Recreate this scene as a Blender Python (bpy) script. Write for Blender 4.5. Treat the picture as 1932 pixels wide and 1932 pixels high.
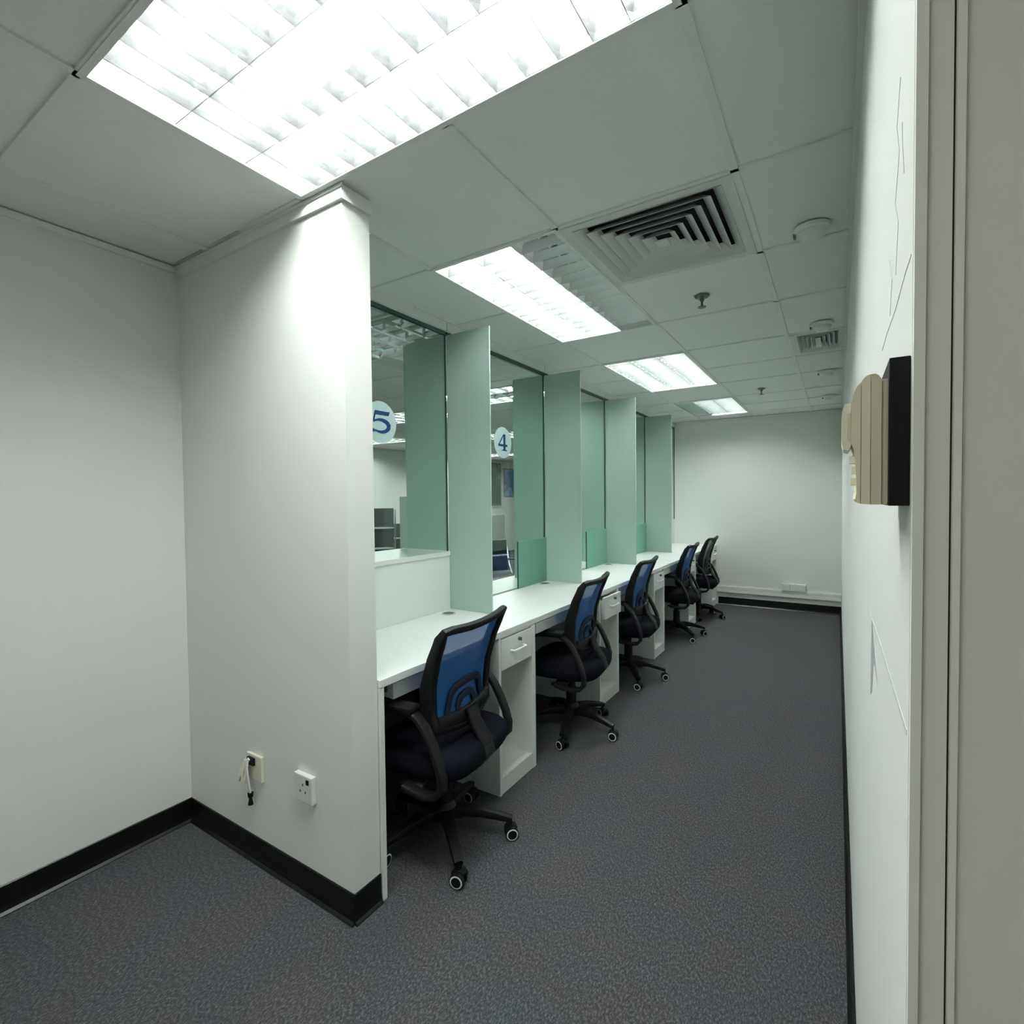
import bpy, bmesh, math, random
from mathutils import Vector, Matrix
random.seed(7)
PI = math.pi
for o in list(bpy.data.objects): bpy.data.objects.remove(o)
sc = bpy.context.scene
COL = sc.collection

# ------------------------------------------------------------------ camera
CAMZ = 1.395
def cam_matrix(yaw, pit, rol):
    cy, sy = math.cos(yaw), math.sin(yaw)
    f = Vector((-sy*math.cos(pit), cy*math.cos(pit), math.sin(pit)))
    r = Vector((cy, sy, 0)); u = r.cross(f)
    c, s = math.cos(rol), math.sin(rol)
    r2 = c*r + s*u; u2 = -s*r + c*u
    m = Matrix((r2, u2, -f)).transposed().to_4x4()
    m.translation = (0, 0, CAMZ)
    return m
cd = bpy.data.cameras.new('camera'); cd.sensor_width = 36; cd.lens = 18.0
cd.clip_start = 0.02; cd.clip_end = 60
cam = bpy.data.objects.new('camera', cd); COL.objects.link(cam)
cam.matrix_world = cam_matrix(math.radians(32.45), math.radians(-1.45), math.radians(-0.6))
sc.camera = cam
# ------------------------------------------------------------------ world + exposure
w = bpy.data.worlds.new('world'); sc.world = w; w.use_nodes = True
w.node_tree.nodes['Background'].inputs[0].default_value = (.75, .9, .84, 1)
w.node_tree.nodes['Background'].inputs[1].default_value = 0.02
sc.view_settings.view_transform = 'Standard'; sc.view_settings.look = 'None'
sc.view_settings.gamma = 1; sc.view_settings.exposure = 0.0
sc.view_settings.use_curve_mapping = False
TUBE = 140.0         # emission of a lit fluorescent tube
HALLT = 120.0
OPAL_FILL = 8.5  # strength of the fill panel added behind the camera

# ------------------------------------------------------------------ materials
def mat(name, col, rough=.5, metal=0., spec=.5, noise=0., nscale=40., bump=0., bscale=300., coat=0.):
    m = bpy.data.materials.new(name); m.use_nodes = True
    nt = m.node_tree; b = nt.nodes['Principled BSDF']
    b.inputs['Base Color'].default_value = (*col, 1); b.inputs['Roughness'].default_value = rough
    b.inputs['Metallic'].default_value = metal; b.inputs['Specular IOR Level'].default_value = spec
    b.inputs['Coat Weight'].default_value = coat
    tc = nt.nodes.new('ShaderNodeTexCoord')
    if noise:
        n = nt.nodes.new('ShaderNodeTexNoise'); n.inputs['Scale'].default_value = nscale; n.inputs['Detail'].default_value = 4
        nt.links.new(tc.outputs['Object'], n.inputs['Vector'])
        r = nt.nodes.new('ShaderNodeMapRange'); r.inputs[3].default_value = 1-noise; r.inputs[4].default_value = 1+noise
        nt.links.new(n.outputs['Fac'], r.inputs[0])
        mx = nt.nodes.new('ShaderNodeVectorMath'); mx.operation = 'SCALE'; mx.inputs[0].default_value = col
        nt.links.new(r.outputs[0], mx.inputs['Scale']); nt.links.new(mx.outputs[0], b.inputs['Base Color'])
    if bump:
        n2 = nt.nodes.new('ShaderNodeTexNoise'); n2.inputs['Scale'].default_value = bscale; n2.inputs['Detail'].default_value = 3
        nt.links.new(tc.outputs['Object'], n2.inputs['Vector'])
        bp = nt.nodes.new('ShaderNodeBump'); bp.inputs['Strength'].default_value = bump; bp.inputs['Distance'].default_value = .002
        nt.links.new(n2.outputs['Fac'], bp.inputs['Height']); nt.links.new(bp.outputs[0], b.inputs['Normal'])
    return m
def emit(name, col, s):
    m = bpy.data.materials.new(name); m.use_nodes = True; nt = m.node_tree
    e = nt.nodes.new('ShaderNodeEmission'); e.inputs[0].default_value = (*col, 1); e.inputs[1].default_value = s
    nt.links.new(e.outputs[0], nt.nodes['Material Output'].inputs[0]); return m
def clear_glass(name, tint, refl=.5):
    m = bpy.data.materials.new(name); m.use_nodes = True; nt = m.node_tree; nt.nodes.remove(nt.nodes['Principled BSDF'])
    t = nt.nodes.new('ShaderNodeBsdfTransparent'); t.inputs[0].default_value = (*tint, 1)
    g = nt.nodes.new('ShaderNodeBsdfGlossy'); g.inputs['Roughness'].default_value = .01; g.inputs[0].default_value = (.9, 1, .95, 1)
    fr = nt.nodes.new('ShaderNodeFresnel'); fr.inputs[0].default_value = 1.45
    mm = nt.nodes.new('ShaderNodeMath'); mm.operation = 'MULTIPLY'; mm.inputs[1].default_value = refl
    mx = nt.nodes.new('ShaderNodeMixShader'); L = nt.links.new
    L(fr.outputs[0], mm.inputs[0]); L(mm.outputs[0], mx.inputs[0]); L(t.outputs[0], mx.inputs[1]); L(g.outputs[0], mx.inputs[2])
    L(mx.outputs[0], nt.nodes['Material Output'].inputs[0]); return m
def frosted(name, dif, trl, tfac=.5, transp=.06):
    m = bpy.data.materials.new(name); m.use_nodes = True; nt = m.node_tree; nt.nodes.remove(nt.nodes['Principled BSDF'])
    L = nt.links.new
    d = nt.nodes.new('ShaderNodeBsdfDiffuse'); d.inputs[0].default_value = (*dif, 1)
    t = nt.nodes.new('ShaderNodeBsdfTranslucent'); t.inputs[0].default_value = (*trl, 1)
    p = nt.nodes.new('ShaderNodeBsdfTransparent'); p.inputs[0].default_value = (*trl, 1)
    g = nt.nodes.new('ShaderNodeBsdfGlossy'); g.inputs['Roughness'].default_value = .28; g.inputs[0].default_value = (.8, 1, .92, 1)
    fr = nt.nodes.new('ShaderNodeFresnel'); fr.inputs[0].default_value = 1.35
    a = nt.nodes.new('ShaderNodeMixShader'); a.inputs[0].default_value = tfac; L(d.outputs[0], a.inputs[1]); L(t.outputs[0], a.inputs[2])
    b = nt.nodes.new('ShaderNodeMixShader'); b.inputs[0].default_value = transp; L(a.outputs[0], b.inputs[1]); L(p.outputs[0], b.inputs[2])
    c = nt.nodes.new('ShaderNodeMixShader'); L(fr.outputs[0], c.inputs[0]); L(b.outputs[0], c.inputs[1]); L(g.outputs[0], c.inputs[2])
    L(c.outputs[0], nt.nodes['Material Output'].inputs[0]); return m
def mesh_fabric(name, col, see):
    m = bpy.data.materials.new(name); m.use_nodes = True; nt = m.node_tree; L = nt.links.new
    b = nt.nodes['Principled BSDF']; b.inputs['Base Color'].default_value = (*col, 1); b.inputs['Roughness'].default_value = .6
    t = nt.nodes.new('ShaderNodeBsdfTransparent'); t.inputs[0].default_value = (*[min(1, c*.6+.45) for c in col], 1)
    tc = nt.nodes.new('ShaderNodeTexCoord'); wv = nt.nodes.new('ShaderNodeTexWave'); wv.bands_direction = 'Z'
    wv.inputs['Scale'].default_value = 60; wv.inputs['Distortion'].default_value = 0
    L(tc.outputs['Object'], wv.inputs['Vector'])
    mr = nt.nodes.new('ShaderNodeMapRange'); mr.inputs[3].default_value = see-.12; mr.inputs[4].default_value = see+.12
    L(wv.outputs['Fac'], mr.inputs[0])
    mx = nt.nodes.new('ShaderNodeMixShader'); L(mr.outputs[0], mx.inputs[0]); L(b.outputs[0], mx.inputs[1]); L(t.outputs[0], mx.inputs[2])
    L(mx.outputs[0], nt.nodes['Material Output'].inputs[0]); return m
def carpet_mat():
    m = bpy.data.materials.new('carpet'); m.use_nodes = True; nt = m.node_tree; L = nt.links.new
    b = nt.nodes['Principled BSDF']; b.inputs['Roughness'].default_value = .95; b.inputs['Specular IOR Level'].default_value = .15
    tc = nt.nodes.new('ShaderNodeTexCoord')
    mp = nt.nodes.new('ShaderNodeMapping'); mp.inputs['Scale'].default_value = (1, .5, 1); mp.inputs['Rotation'].default_value = (0, 0, .5)
    L(tc.outputs['Object'], mp.inputs[0])
    n1 = nt.nodes.new('ShaderNodeTexNoise'); n1.inputs['Scale'].default_value = 185; n1.inputs['Detail'].default_value = 6; n1.inputs['Roughness'].default_value = .82
    L(mp.outputs[0], n1.inputs['Vector'])
    cr = nt.nodes.new('ShaderNodeValToRGB'); e = cr.color_ramp.elements
    e[0].position = .33; e[0].color = (.016, .0175, .0195, 1); e[1].position = .77; e[1].color = (.215, .215, .215, 1)
    x = e.new(.5); x.color = (.045, .047, .0505, 1)
    L(n1.outputs['Fac'], cr.inputs[0])
    n2 = nt.nodes.new('ShaderNodeTexNoise'); n2.inputs['Scale'].default_value = 5; n2.inputs['Detail'].default_value = 4
    L(tc.outputs['Object'], n2.inputs['Vector'])
    c2 = nt.nodes.new('ShaderNodeValToRGB'); e = c2.color_ramp.elements
    e[0].position = .38; e[0].color = (.93, 1.0, 1.05, 1); e[1].position = .62; e[1].color = (1.08, 1.0, .95, 1)
    L(n2.outputs['Fac'], c2.inputs[0])
    mm = nt.nodes.new('ShaderNodeMix'); mm.data_type = 'RGBA'; mm.blend_type = 'MULTIPLY'; mm.inputs[0].default_value = 1
    L(cr.outputs[0], mm.inputs[6]); L(c2.outputs[0], mm.inputs[7]); L(mm.outputs[2], b.inputs['Base Color'])
    bp = nt.nodes.new('ShaderNodeBump'); bp.inputs['Strength'].default_value = .7; bp.inputs['Distance'].default_value = .004
    L(n1.outputs['Fac'], bp.inputs['Height']); L(bp.outputs[0], b.inputs['Normal'])
    return m
M = dict(
 wall=mat('wall_paint', (.73, .75, .72), .7, noise=.025, nscale=1.3, bump=.06, bscale=180),
 tile=mat('ceiling_tile', (.79, .82, .79), .95, spec=.2, noise=.03, nscale=60, bump=.15, bscale=500),
 tbar=mat('t_bar', (.76, .79, .75), .6, spec=.3),
 carpet=carpet_mat(),
 skirt=mat('black_skirting', (.0022, .0026, .0022), .4, spec=.3, noise=.3, nscale=8),
 lam=mat('white_laminate', (.78, .81, .78), .38, noise=.02, nscale=3),
 lamtop=mat('worktop_laminate', (.76, .79, .775), .33, noise=.015, nscale=3),
 frame=mat('white_enamel', (.75, .77, .75), .4),
 grey=mat('warm_grey_paint', (.76, .76, .70), .6, noise=.04, nscale=3, bump=.05),
 greyl=mat('pale_grey_paint', (.84, .85, .79), .5, noise=.03, nscale=6),
 alu=mat('mirror_aluminium', (.90, .92, .94), .15, metal=.90),
 alu2=mat('satin_aluminium', (.86, .88, .89), .25, metal=.70),
 pan=mat('reflector_white', (.8, .82, .82), .35),
 blackp=mat('black_plastic', (.0042, .0046, .0050), .5, spec=.2, noise=.2, nscale=20),
 blackf=mat('black_fabric', (.0018, .0026, .006), .9, spec=.1, noise=.25, nscale=60, bump=.3, bscale=900),
 navy=mat('navy_vinyl', (.006, .008, .015), .5, spec=.2, noise=.15, nscale=10),
 charc=mat('charcoal_vinyl', (.018, .022, .025), .6, spec=.2),
 meshb=mesh_fabric('blue_mesh', (.010, .105, .33), .22),
 meshg=mesh_fabric('grey_mesh', (.035, .05, .06), .35),
 lumbar=mat('dark_blue_plastic', (.003, .008, .020), .5, spec=.2),
 chrome=mat('chrome', (.75, .77, .78), .2, metal=1),
 ring=mat('caster_ring', (.62, .64, .62), .4),
 tubel=emit('lit_tube', (.955, 1, .965), TUBE),
 tubem2=emit('lit_tube_mid', (.955, 1, .965), TUBE*.56), tubem3=emit('lit_tube_far', (.955, 1, .965), TUBE*1.2),
 hallt=emit('hall_tube', (.93, 1, .96), HALLT),
 opal=emit('opal_fill_diffuser', (1, .99, .93), OPAL_FILL),
 tubeo=mat('unlit_tube', (.55, .57, .55), .3),
 cglass=clear_glass('clear_glass', (.93, .97, .95), .13),
 gedge=mat('glass_edge', (.015, .06, .045), .55),
 frost=frosted('frosted_glass', (.52, .63, .59), (.66, .81, .76), .45, .05),
 frost2=frosted('frosted_glass_lower', (.30, .52, .44), (.42, .72, .61), .45, .04),
 edgel=mat('polished_glass_edge', (.45, .62, .55), .2),
 grom=mat('grommet', (.05, .055, .05), .4), gromr=mat('grommet_ring', (.55, .57, .54), .4),
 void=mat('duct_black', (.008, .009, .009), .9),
 vent=mat('vent_aluminium', (.62, .65, .63), .5),
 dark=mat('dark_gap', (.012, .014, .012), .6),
 disc=mat('sign_disc', (.42, .58, .56), .5), blue=mat('sign_blue', (.004, .028, .105), .6, spec=.2),
 cream=mat('cream_plastic', (.80, .76, .55), .4), creamd=mat('cream_plastic_dark', (.66, .63, .45), .45),  # second one is a darker cream for base plate, inner housing and grip
 creaml=mat('cream_plastic_pale', (.86, .84, .68), .35),
 ivory=mat('ivory_plastic', (.68, .68, .55), .4), white=mat('white_plastic', (.70, .71, .69), .35),
 brass=mat('sprinkler_metal', (.16, .17, .16), .35, metal=.8),
 lens=mat('detector_lens', (.12, .13, .12), .3),
 scuff=mat('scuff_grey', (.33, .35, .36), .8), pen=mat('pencil_line', (.50, .52, .56), .8),
 paperw=mat('poster_border', (.72, .74, .72), .5), matg=mat('grey_board', (.42, .42, .41), .8),
)
def poster_mat(name, stops, scale):
    m = bpy.data.materials.new(name); m.use_nodes = True; nt = m.node_tree; L = nt.links.new
    b = nt.nodes['Principled BSDF']; b.inputs['Roughness'].default_value = .7; b.inputs['Specular IOR Level'].default_value = .15
    tc = nt.nodes.new('ShaderNodeTexCoord'); n = nt.nodes.new('ShaderNodeTexNoise'); n.inputs['Scale'].default_value = scale
    sx = nt.nodes.new('ShaderNodeSeparateXYZ'); L(tc.outputs['Object'], sx.inputs[0]); L(tc.outputs['Object'], n.inputs[0])
    ad = nt.nodes.new('ShaderNodeMath'); ad.operation = 'MULTIPLY_ADD'; ad.inputs[1].default_value = 1.1; L(sx.outputs[2], ad.inputs[0])
    L(n.outputs['Fac'], ad.inputs[2])
    cr = nt.nodes.new('ShaderNodeValToRGB'); L(ad.outputs[0], cr.inputs[0]); e = cr.color_ramp.elements
    e[0].position, e[0].color = stops[0][0], (*stops[0][1], 1); e[1].position, e[1].color = stops[-1][0], (*stops[-1][1], 1)
    for p, c in stops[1:-1]: x = e.new(p); x.color = (*c, 1)
    L(cr.outputs[0], b.inputs['Base Color']); return m
M['post1'] = poster_mat('portrait_print', [(0, (.012, .022, .018)), (.75, (.02, .035, .028)), (.95, (.35, .38, .36)), (1., (.02, .03, .03))], 3)
M['post2'] = poster_mat('landscape_print', [(0, (.03, .08, .25)), (.25, (.25, .35, .6)), (.4, (.02, .06, .12)), (.7, (.05, .15, .5)), (1., (.35, .5, .8))], 5)

# ------------------------------------------------------------------ mesh helpers
def box(bm, x0, x1, y0, y1, z0, z1, mi=0, bev=0.):
    r = bmesh.ops.create_cube(bm, size=1)
    vs = r['verts']
    bmesh.ops.scale(bm, vec=(x1-x0, y1-y0, z1-z0), verts=vs); bmesh.ops.translate(bm, vec=((x0+x1)/2, (y0+y1)/2, (z0+z1)/2), verts=vs)
    fs = list({f for v in vs for f in v.link_faces})
    for f in fs: f.material_index = mi
    if bev:
        es = list({e for f in fs for e in f.edges}); r = bmesh.ops.bevel(bm, geom=es, offset=bev, segments=2, profile=.7, affect='EDGES')
        for f in r['faces']: f.material_index = mi
def prism(bm, pts, axis, a, b, mi=0):
    """pts 2-D, extruded on axis from a to b. axis x:(y,z) y:(x,z) z:(x,y)"""
    def P(u, v, t): return {'x': (t, u, v), 'y': (u, t, v), 'z': (u, v, t)}[axis]
    A = [bm.verts.new(P(u, v, a)) for u, v in pts]; B = [bm.verts.new(P(u, v, b)) for u, v in pts]
    n = len(pts); fs = [bm.faces.new(A), bm.faces.new(B)]
    for i in range(n): fs.append(bm.faces.new((A[i], A[(i+1) % n], B[(i+1) % n], B[i])))
    for f in fs: f.material_index = mi
def cyl(bm, c, r0, r1, h, axis='z', seg=24, mi=0):
    ret = bmesh.ops.create_cone(bm, cap_ends=True, segments=seg, radius1=r0, radius2=r1, depth=h)
    rot = {'z': Matrix(), 'x': Matrix.Rotation(PI/2, 4, 'Y'), 'y': Matrix.Rotation(-PI/2, 4, 'X')}[axis]
    bmesh.ops.transform(bm, matrix=Matrix.Translation(c) @ rot, verts=ret['verts'])
    for f in {f for v in ret['verts'] for f in v.link_faces}: f.material_index = mi
def lathe(bm, prof, seg=28, mi=0, c=(0, 0, 0)):
    rings = [[bm.verts.new((c[0]+r*math.cos(2*PI*k/seg), c[1]+r*math.sin(2*PI*k/seg), c[2]+z)) for k in range(seg)] for r, z in prof]
    for a, b in zip(rings, rings[1:]):
        for k in range(seg): bm.faces.new((a[k], a[(k+1) % seg], b[(k+1) % seg], b[k])).material_index = mi
    bm.faces.new(rings[0]).material_index = mi; bm.faces.new(rings[-1]).material_index = mi
def sweep(bm, pts, secs, closed=False, mi=0, up=None, nrm=None):
    """sweep a section (list of 2-D offsets: side, normal) along pts; secs one section or one per point"""
    n = len(pts); pts = [Vector(p) for p in pts]; rings = []
    for i, p in enumerate(pts):
        if closed: t = pts[(i+1) % n]-pts[i-1]
        else: t = pts[min(i+1, n-1)]-pts[max(i-1, 0)]
        t.normalize()
        N = Vector(nrm[i]) if nrm else Vector(up or (0, 0, 1))
        s = t.cross(N)
        if s.length < 1e-4: s = t.cross(Vector((1, 0, 0)))
        s.normalize(); N2 = s.cross(t)
        sec = secs[i] if isinstance(secs[0][0], (list, tuple)) else secs
        rings.append([bm.verts.new(p+s*a+N2*b) for a, b in sec])
    m = len(rings[0])
    for i in range(n if closed else n-1):
        A, B = rings[i], rings[(i+1) % n]
        for k in range(m): bm.faces.new((A[k], A[(k+1) % m], B[(k+1) % m], B[k])).material_index = mi
    if not closed:
        bm.faces.new(rings[0]).material_index = mi; bm.faces.new(rings[-1]).material_index = mi
def circ(r, n=8, ry=None): return [(r*math.cos(2*PI*k/n), (ry or r)*math.sin(2*PI*k/n)) for k in range(n)]
def rrect(w, h, r, k=3):
    out = []
    for cx, cy, a0 in ((w/2-r, h/2-r, 0), (-w/2+r, h/2-r, 90), (-w/2+r, -h/2+r, 180), (w/2-r, -h/2+r, 270)):
        for j in range(k+1):
            a = math.radians(a0+90*j/k); out.append((cx+r*math.cos(a), cy+r*math.sin(a)))
    return out
def mk(bm, mats, smooth=False):
    bmesh.ops.recalc_face_normals(bm, faces=bm.faces)
    me = bpy.data.meshes.new('mesh'); bm.to_mesh(me); bm.free()
    for m in (mats if isinstance(mats, (list, tuple)) else [mats]): me.materials.append(M[m])
    if smooth:
        for p in me.polygons: p.use_smooth = True
        try: me.set_sharp_from_angle(angle=math.radians(38))
        except Exception: pass
    return me
def obj(name, data, mats=None, parent=None, loc=None, rotz=0, smooth=False, kind=None, label=None):
    me = mk(data, mats, smooth) if isinstance(data, bmesh.types.BMesh) else data
    o = bpy.data.objects.new(name, me); COL.objects.link(o)
    if me is not None and mats is not None: me.name = name
    if parent: o.parent = parent
    if loc is not None: o.location = loc
    if rotz: o.rotation_euler = (0, 0, rotz)
    if kind: o['kind'] = kind
    if label: o['label'] = label
    return o
def tag(o, label, cat, group=None):
    o['label'] = label; o['category'] = cat
    if group: o['group'] = group
    return o
def thing(name, label, cat, loc=(0, 0, 0), rotz=0, group=None):
    o = bpy.data.objects.new(name, None); o.empty_display_size = .05; COL.objects.link(o)
    o.location = loc; o.rotation_euler = (0, 0, rotz); return tag(o, label, cat, group)
def struct(name, bm, mats, label, cat, smooth=False):
    o = obj(name, bm, mats, smooth=smooth, kind='structure'); return tag(o, label, cat)
def B(*a, **k):
    bm = bmesh.new(); box(bm, *a, **k); return bm
def dup(root, loc, rotz, label, group=None):
    r = root.copy(); COL.objects.link(r); r.location = loc; r.rotation_euler = (0, 0, rotz); r['label'] = label
    if group: r['group'] = group
    for ch in list(root.children):
        c = ch.copy(); COL.objects.link(c); c.parent = r
        for g in list(ch.children):
            d = g.copy(); COL.objects.link(d); d.parent = c
    return r

# ------------------------------------------------------------------ dimensions
XL, XR, XP, XG, XD = -2.39, .045, -1.335, -1.87, -1.325
YF, YP, YFAR = 1.11, 1.222, 7.05
H = 2.395
HX, HY = -7.5, 13.5
YB, XO = -2.2, 1.3
# ------------------------------------------------------------------ shell
struct('floor', B(HX-.1, XO+.1, YB-.1, HY+.1, -.06, 0), 'carpet', 'dark grey speckled carpet floor', 'floor')
struct('wall_left', B(XL-.1, XL, YB, YP, 0, H+.1), 'wall', 'plain white wall at the left edge with black skirting', 'wall')
struct('wall_partition', B(HX, XP, YF, YP, 0, H+.1), 'wall', 'white partition wall with two sockets beside the counter', 'wall')
struct('wall_far', B(XG-.04, XR+.1, YFAR, YFAR+.1, 0, H+.1), 'wall', 'far white end wall with a pool of light on it', 'wall')
wr = struct('wall_right', B(XR, XR+.1, .4705, YFAR, 0, H+.1), 'wall', 'white right-hand wall seen nearly edge on', 'wall')
struct('wall_rear', B(XL-.1, XO+.1, YB-.1, YB, 0, H+.1), 'wall', 'white wall behind the camera', 'wall')
struct('wall_side', B(XO, XO+.1, YB, .55, 0, H+.1), 'wall', 'white wall at the side behind the door frame', 'wall')
struct('wall_hall_left', B(HX-.1, HX, YP, HY, 0, H+.1), 'wall', 'white far wall of the public hall behind the glass', 'wall')
struct('wall_hall_far', B(HX, XG, HY, HY+.1, 0, H+.1), 'wall', 'white end wall of the public hall', 'wall')
struct('wall_hall_side', B(XG-.04, XG+.06, YFAR+.1, HY, 0, H+.1), 'wall', 'white side wall of the public hall past the counter', 'wall')
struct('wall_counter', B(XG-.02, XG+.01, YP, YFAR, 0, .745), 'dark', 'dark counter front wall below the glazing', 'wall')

# ceilings: lay-in tiles between T bars
LX = [XL, -2.115, -1.50, -.89, -.272, XR]
LY = [YB, -1.99, -1.37, -.75, -.13, .49, 1.085, 1.72, 2.345, 2.975, 3.64, 4.235, 4.83, 5.55, 6.1, 6.65, YFAR]
LX2 = LX+[.35, .95, XO]
fixtures = [(2, 2, 5, 1, 'a')]           # described below
def is_hole(cx, cy):
    for x0, x1, y0, y1 in HOLES:
        if x0 < cx < x1 and y0 < cy < y1: return True
    return False
HOLES = [(-1.50, -.272, .49, 1.085), (-1.50, -.89, 1.72, 2.975), (-1.50, -.89, 3.64, 4.83), (-1.50, -.89, 5.55, 6.65),
         (-.89, -.272, 1.72, 2.345), (-1.50, -.272, -1.37, -.75)]
CEIL = bpy.data.objects.new('ceiling', None); COL.objects.link(CEIL); CEIL['kind'] = 'structure'
tag(CEIL, 'suspended ceiling of pale grey square tiles in a grid', 'ceiling')
cache = {}
for j in range(len(LY)-1):
    for i in range(len(LX2)-1):
        x0, x1, y0, y1 = LX2[i], LX2[i+1], LY[j], LY[j+1]
        if x0 >= XR-1e-6 and y0 > .4: continue
        if i <= 1 and y0 >= 1.08:
            if i == 0: continue
            x0 = XG
            if y0 < 1.1: y0 = YP
        if i == 0 and y0 > 1.05: continue
        if is_hole((x0+x1)/2, (y0+y1)/2): continue
        if i == 4 and 3.6 < y0 < 3.7: x0, x1 = x0, x1; y0 = 4.15     # the second air vent takes most of this cell
        k = (round(x1-x0, 4), round(y1-y0, 4))
        if k not in cache:
            cache[k] = mk(B(-k[0]/2+.002, k[0]/2-.002, -k[1]/2+.002, k[1]/2-.002, .006, .02), 'tile')
        obj('ceiling_tile', cache[k], parent=CEIL, loc=((x0+x1)/2, (y0+y1)/2, H))
obj('ceiling_tile', B(XL, -1.512, 1.088, YF, .006, .02), 'tile', CEIL, loc=(0, 0, H))
def tbar(x0, x1, y0, y1): obj('t_bar', B(x0, x1, y0, y1, H-.0005, H+.0185), 'tbar', CEIL)
hw = .012
for x in LX2[1:-1]:
    if abs(x-XR) < 1e-6: tbar(x-hw, x+hw, YB, .47); continue
    if x > XR: tbar(x-hw, x+hw, YB, .46); continue
    if x < -2: tbar(x-hw, x+hw, YB, YF); continue
    if abs(x+.89) < .01:
        tbar(x-hw, x+hw, YB, -1.375); tbar(x-hw, x+hw, -.745, .485); tbar(x-hw, x+hw, 1.09, YFAR); continue
    tbar(x-hw, x+hw, YB, YFAR)
for y in LY[1:-1]:
    x0 = XL if y < 1.08 else XG
    x1 = XO if y < .4 else XR
    segs = [(x0, x1)]
    for hx0, hx1, hy0, hy1 in HOLES:
        if hy0+.01 < y < hy1-.01:
            segs = [s for a, b in segs for s in ((a, hx0), (hx1, b)) if s[1] > s[0]]
    for a, b in segs: tbar(a, b, y-hw+.004, y+hw-.004)
tbar(XG-.012, XG+.012, YP, YFAR)
obj('ceiling_void', B(XG-.06, XO+.1, YB-.1, YFAR+.1, H+.14, H+.16), 'dark', CEIL)
obj('ceiling_void', B(XL-.1, XG-.06, YB-.1, YP, H+.14, H+.16), 'dark', CEIL)
# wall-edge angles and the boxed cap on the partition
def trim(name, bm, label, m='frame', cat='trim'): return struct(name, bm, m, label, cat)
trim('trim_1', B(XL, XL+.014, YB, YF, H-.024, H-.001), 'thin ceiling edge angle along the left wall', 'tbar')
bm = bmesh.new(); box(bm, XL+.014, XP+.012, YF-.012, YF, H-.045, H-.001); box(bm, XP, XP+.012, YF, YP, H-.045, H-.001)
box(bm, XL+.014, XP+.02, YF-.018, YF-.012, H-.012, H-.001)
trim('trim_2', bm, 'white shadow gap cap around the top of the partition end')
trim('trim_3', B(XR-.014, XR, .475, YFAR, H-.022, H-.001), 'ceiling edge angle along the right wall', 'tbar')
trim('trim_4', B(XG+.02, XR-.014, YFAR-.014, YFAR, H-.022, H-.001), 'ceiling edge angle along the far end wall', 'tbar')
# black skirting with a flared toe
def skirt(name, run, label):
    bm = bmesh.new()
    for (x0, y0, x1, y1, nx, ny) in run:
        prof = [(0, 0), (.016, 0), (.016, .003), (.008, .012), (.0055, .03), (.005, .098), (.003, .1), (0, .1)]
        A = [bm.verts.new((x0+nx*d, y0+ny*d, z)) for d, z in prof]; C = [bm.verts.new((x1+nx*d, y1+ny*d, z)) for d, z in prof]
        bm.faces.new(A); bm.faces.new(C)
        for k in range(len(prof)): bm.faces.new((A[k], A[(k+1) % 8], C[(k+1) % 8], C[k]))
    return struct(name, bm, 'skirt', label, 'skirting')
skirt('baseboard_left', [(XL, YB, XL, YF, 1, 0)], 'black skirting along the left wall')
skirt('baseboard_partition', [(XL+.005, YF, XP+.005, YF, 0, -1), (XP, YF-.005, XP, YP, 1, 0)], 'black skirting wrapping the foot of the partition')
skirt('baseboard_far', [(XD+.02, YFAR, XR, YFAR, 0, -1)], 'black skirting along the far end wall')
skirt('baseboard_right', [(XR, .475, XR, YFAR, -1, 0)], 'black skirting along the right wall')

# ------------------------------------------------------------------ counter
wt = obj('worktop', None); wt.empty_display_size = .05; wt.location = (-1.6, 1.25, 0)
tag(wt, 'long glossy white counter worktop running under the glazing', 'worktop')
Ks = [(1.957, 2.28), (3.15, 3.485), (4.345, 4.64), (5.54, 5.86), (6.75, 7.03)]
seams = [YP+.003, 2.283, 3.487, 4.642, 5.862, YFAR-.003]
for a, b in zip(seams, seams[1:]):
    o = obj('worktop_board', B(XG+.012, XD, a+.0006, b-.0006, .747, .775, bev=.0025), 'lamtop'); o.parent = wt; o.matrix_parent_inverse = wt.matrix_world.inverted()
    o.location = -Vector(wt.location)
    o.matrix_parent_inverse = Matrix()
# end gable panel
tag(obj('gable_panel', B(XG+.015, XD-.002, YP+.004, YP+.024, 0, .746), 'lam'), 'narrow white gable panel closing the near end of the counter', 'panel')
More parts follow.
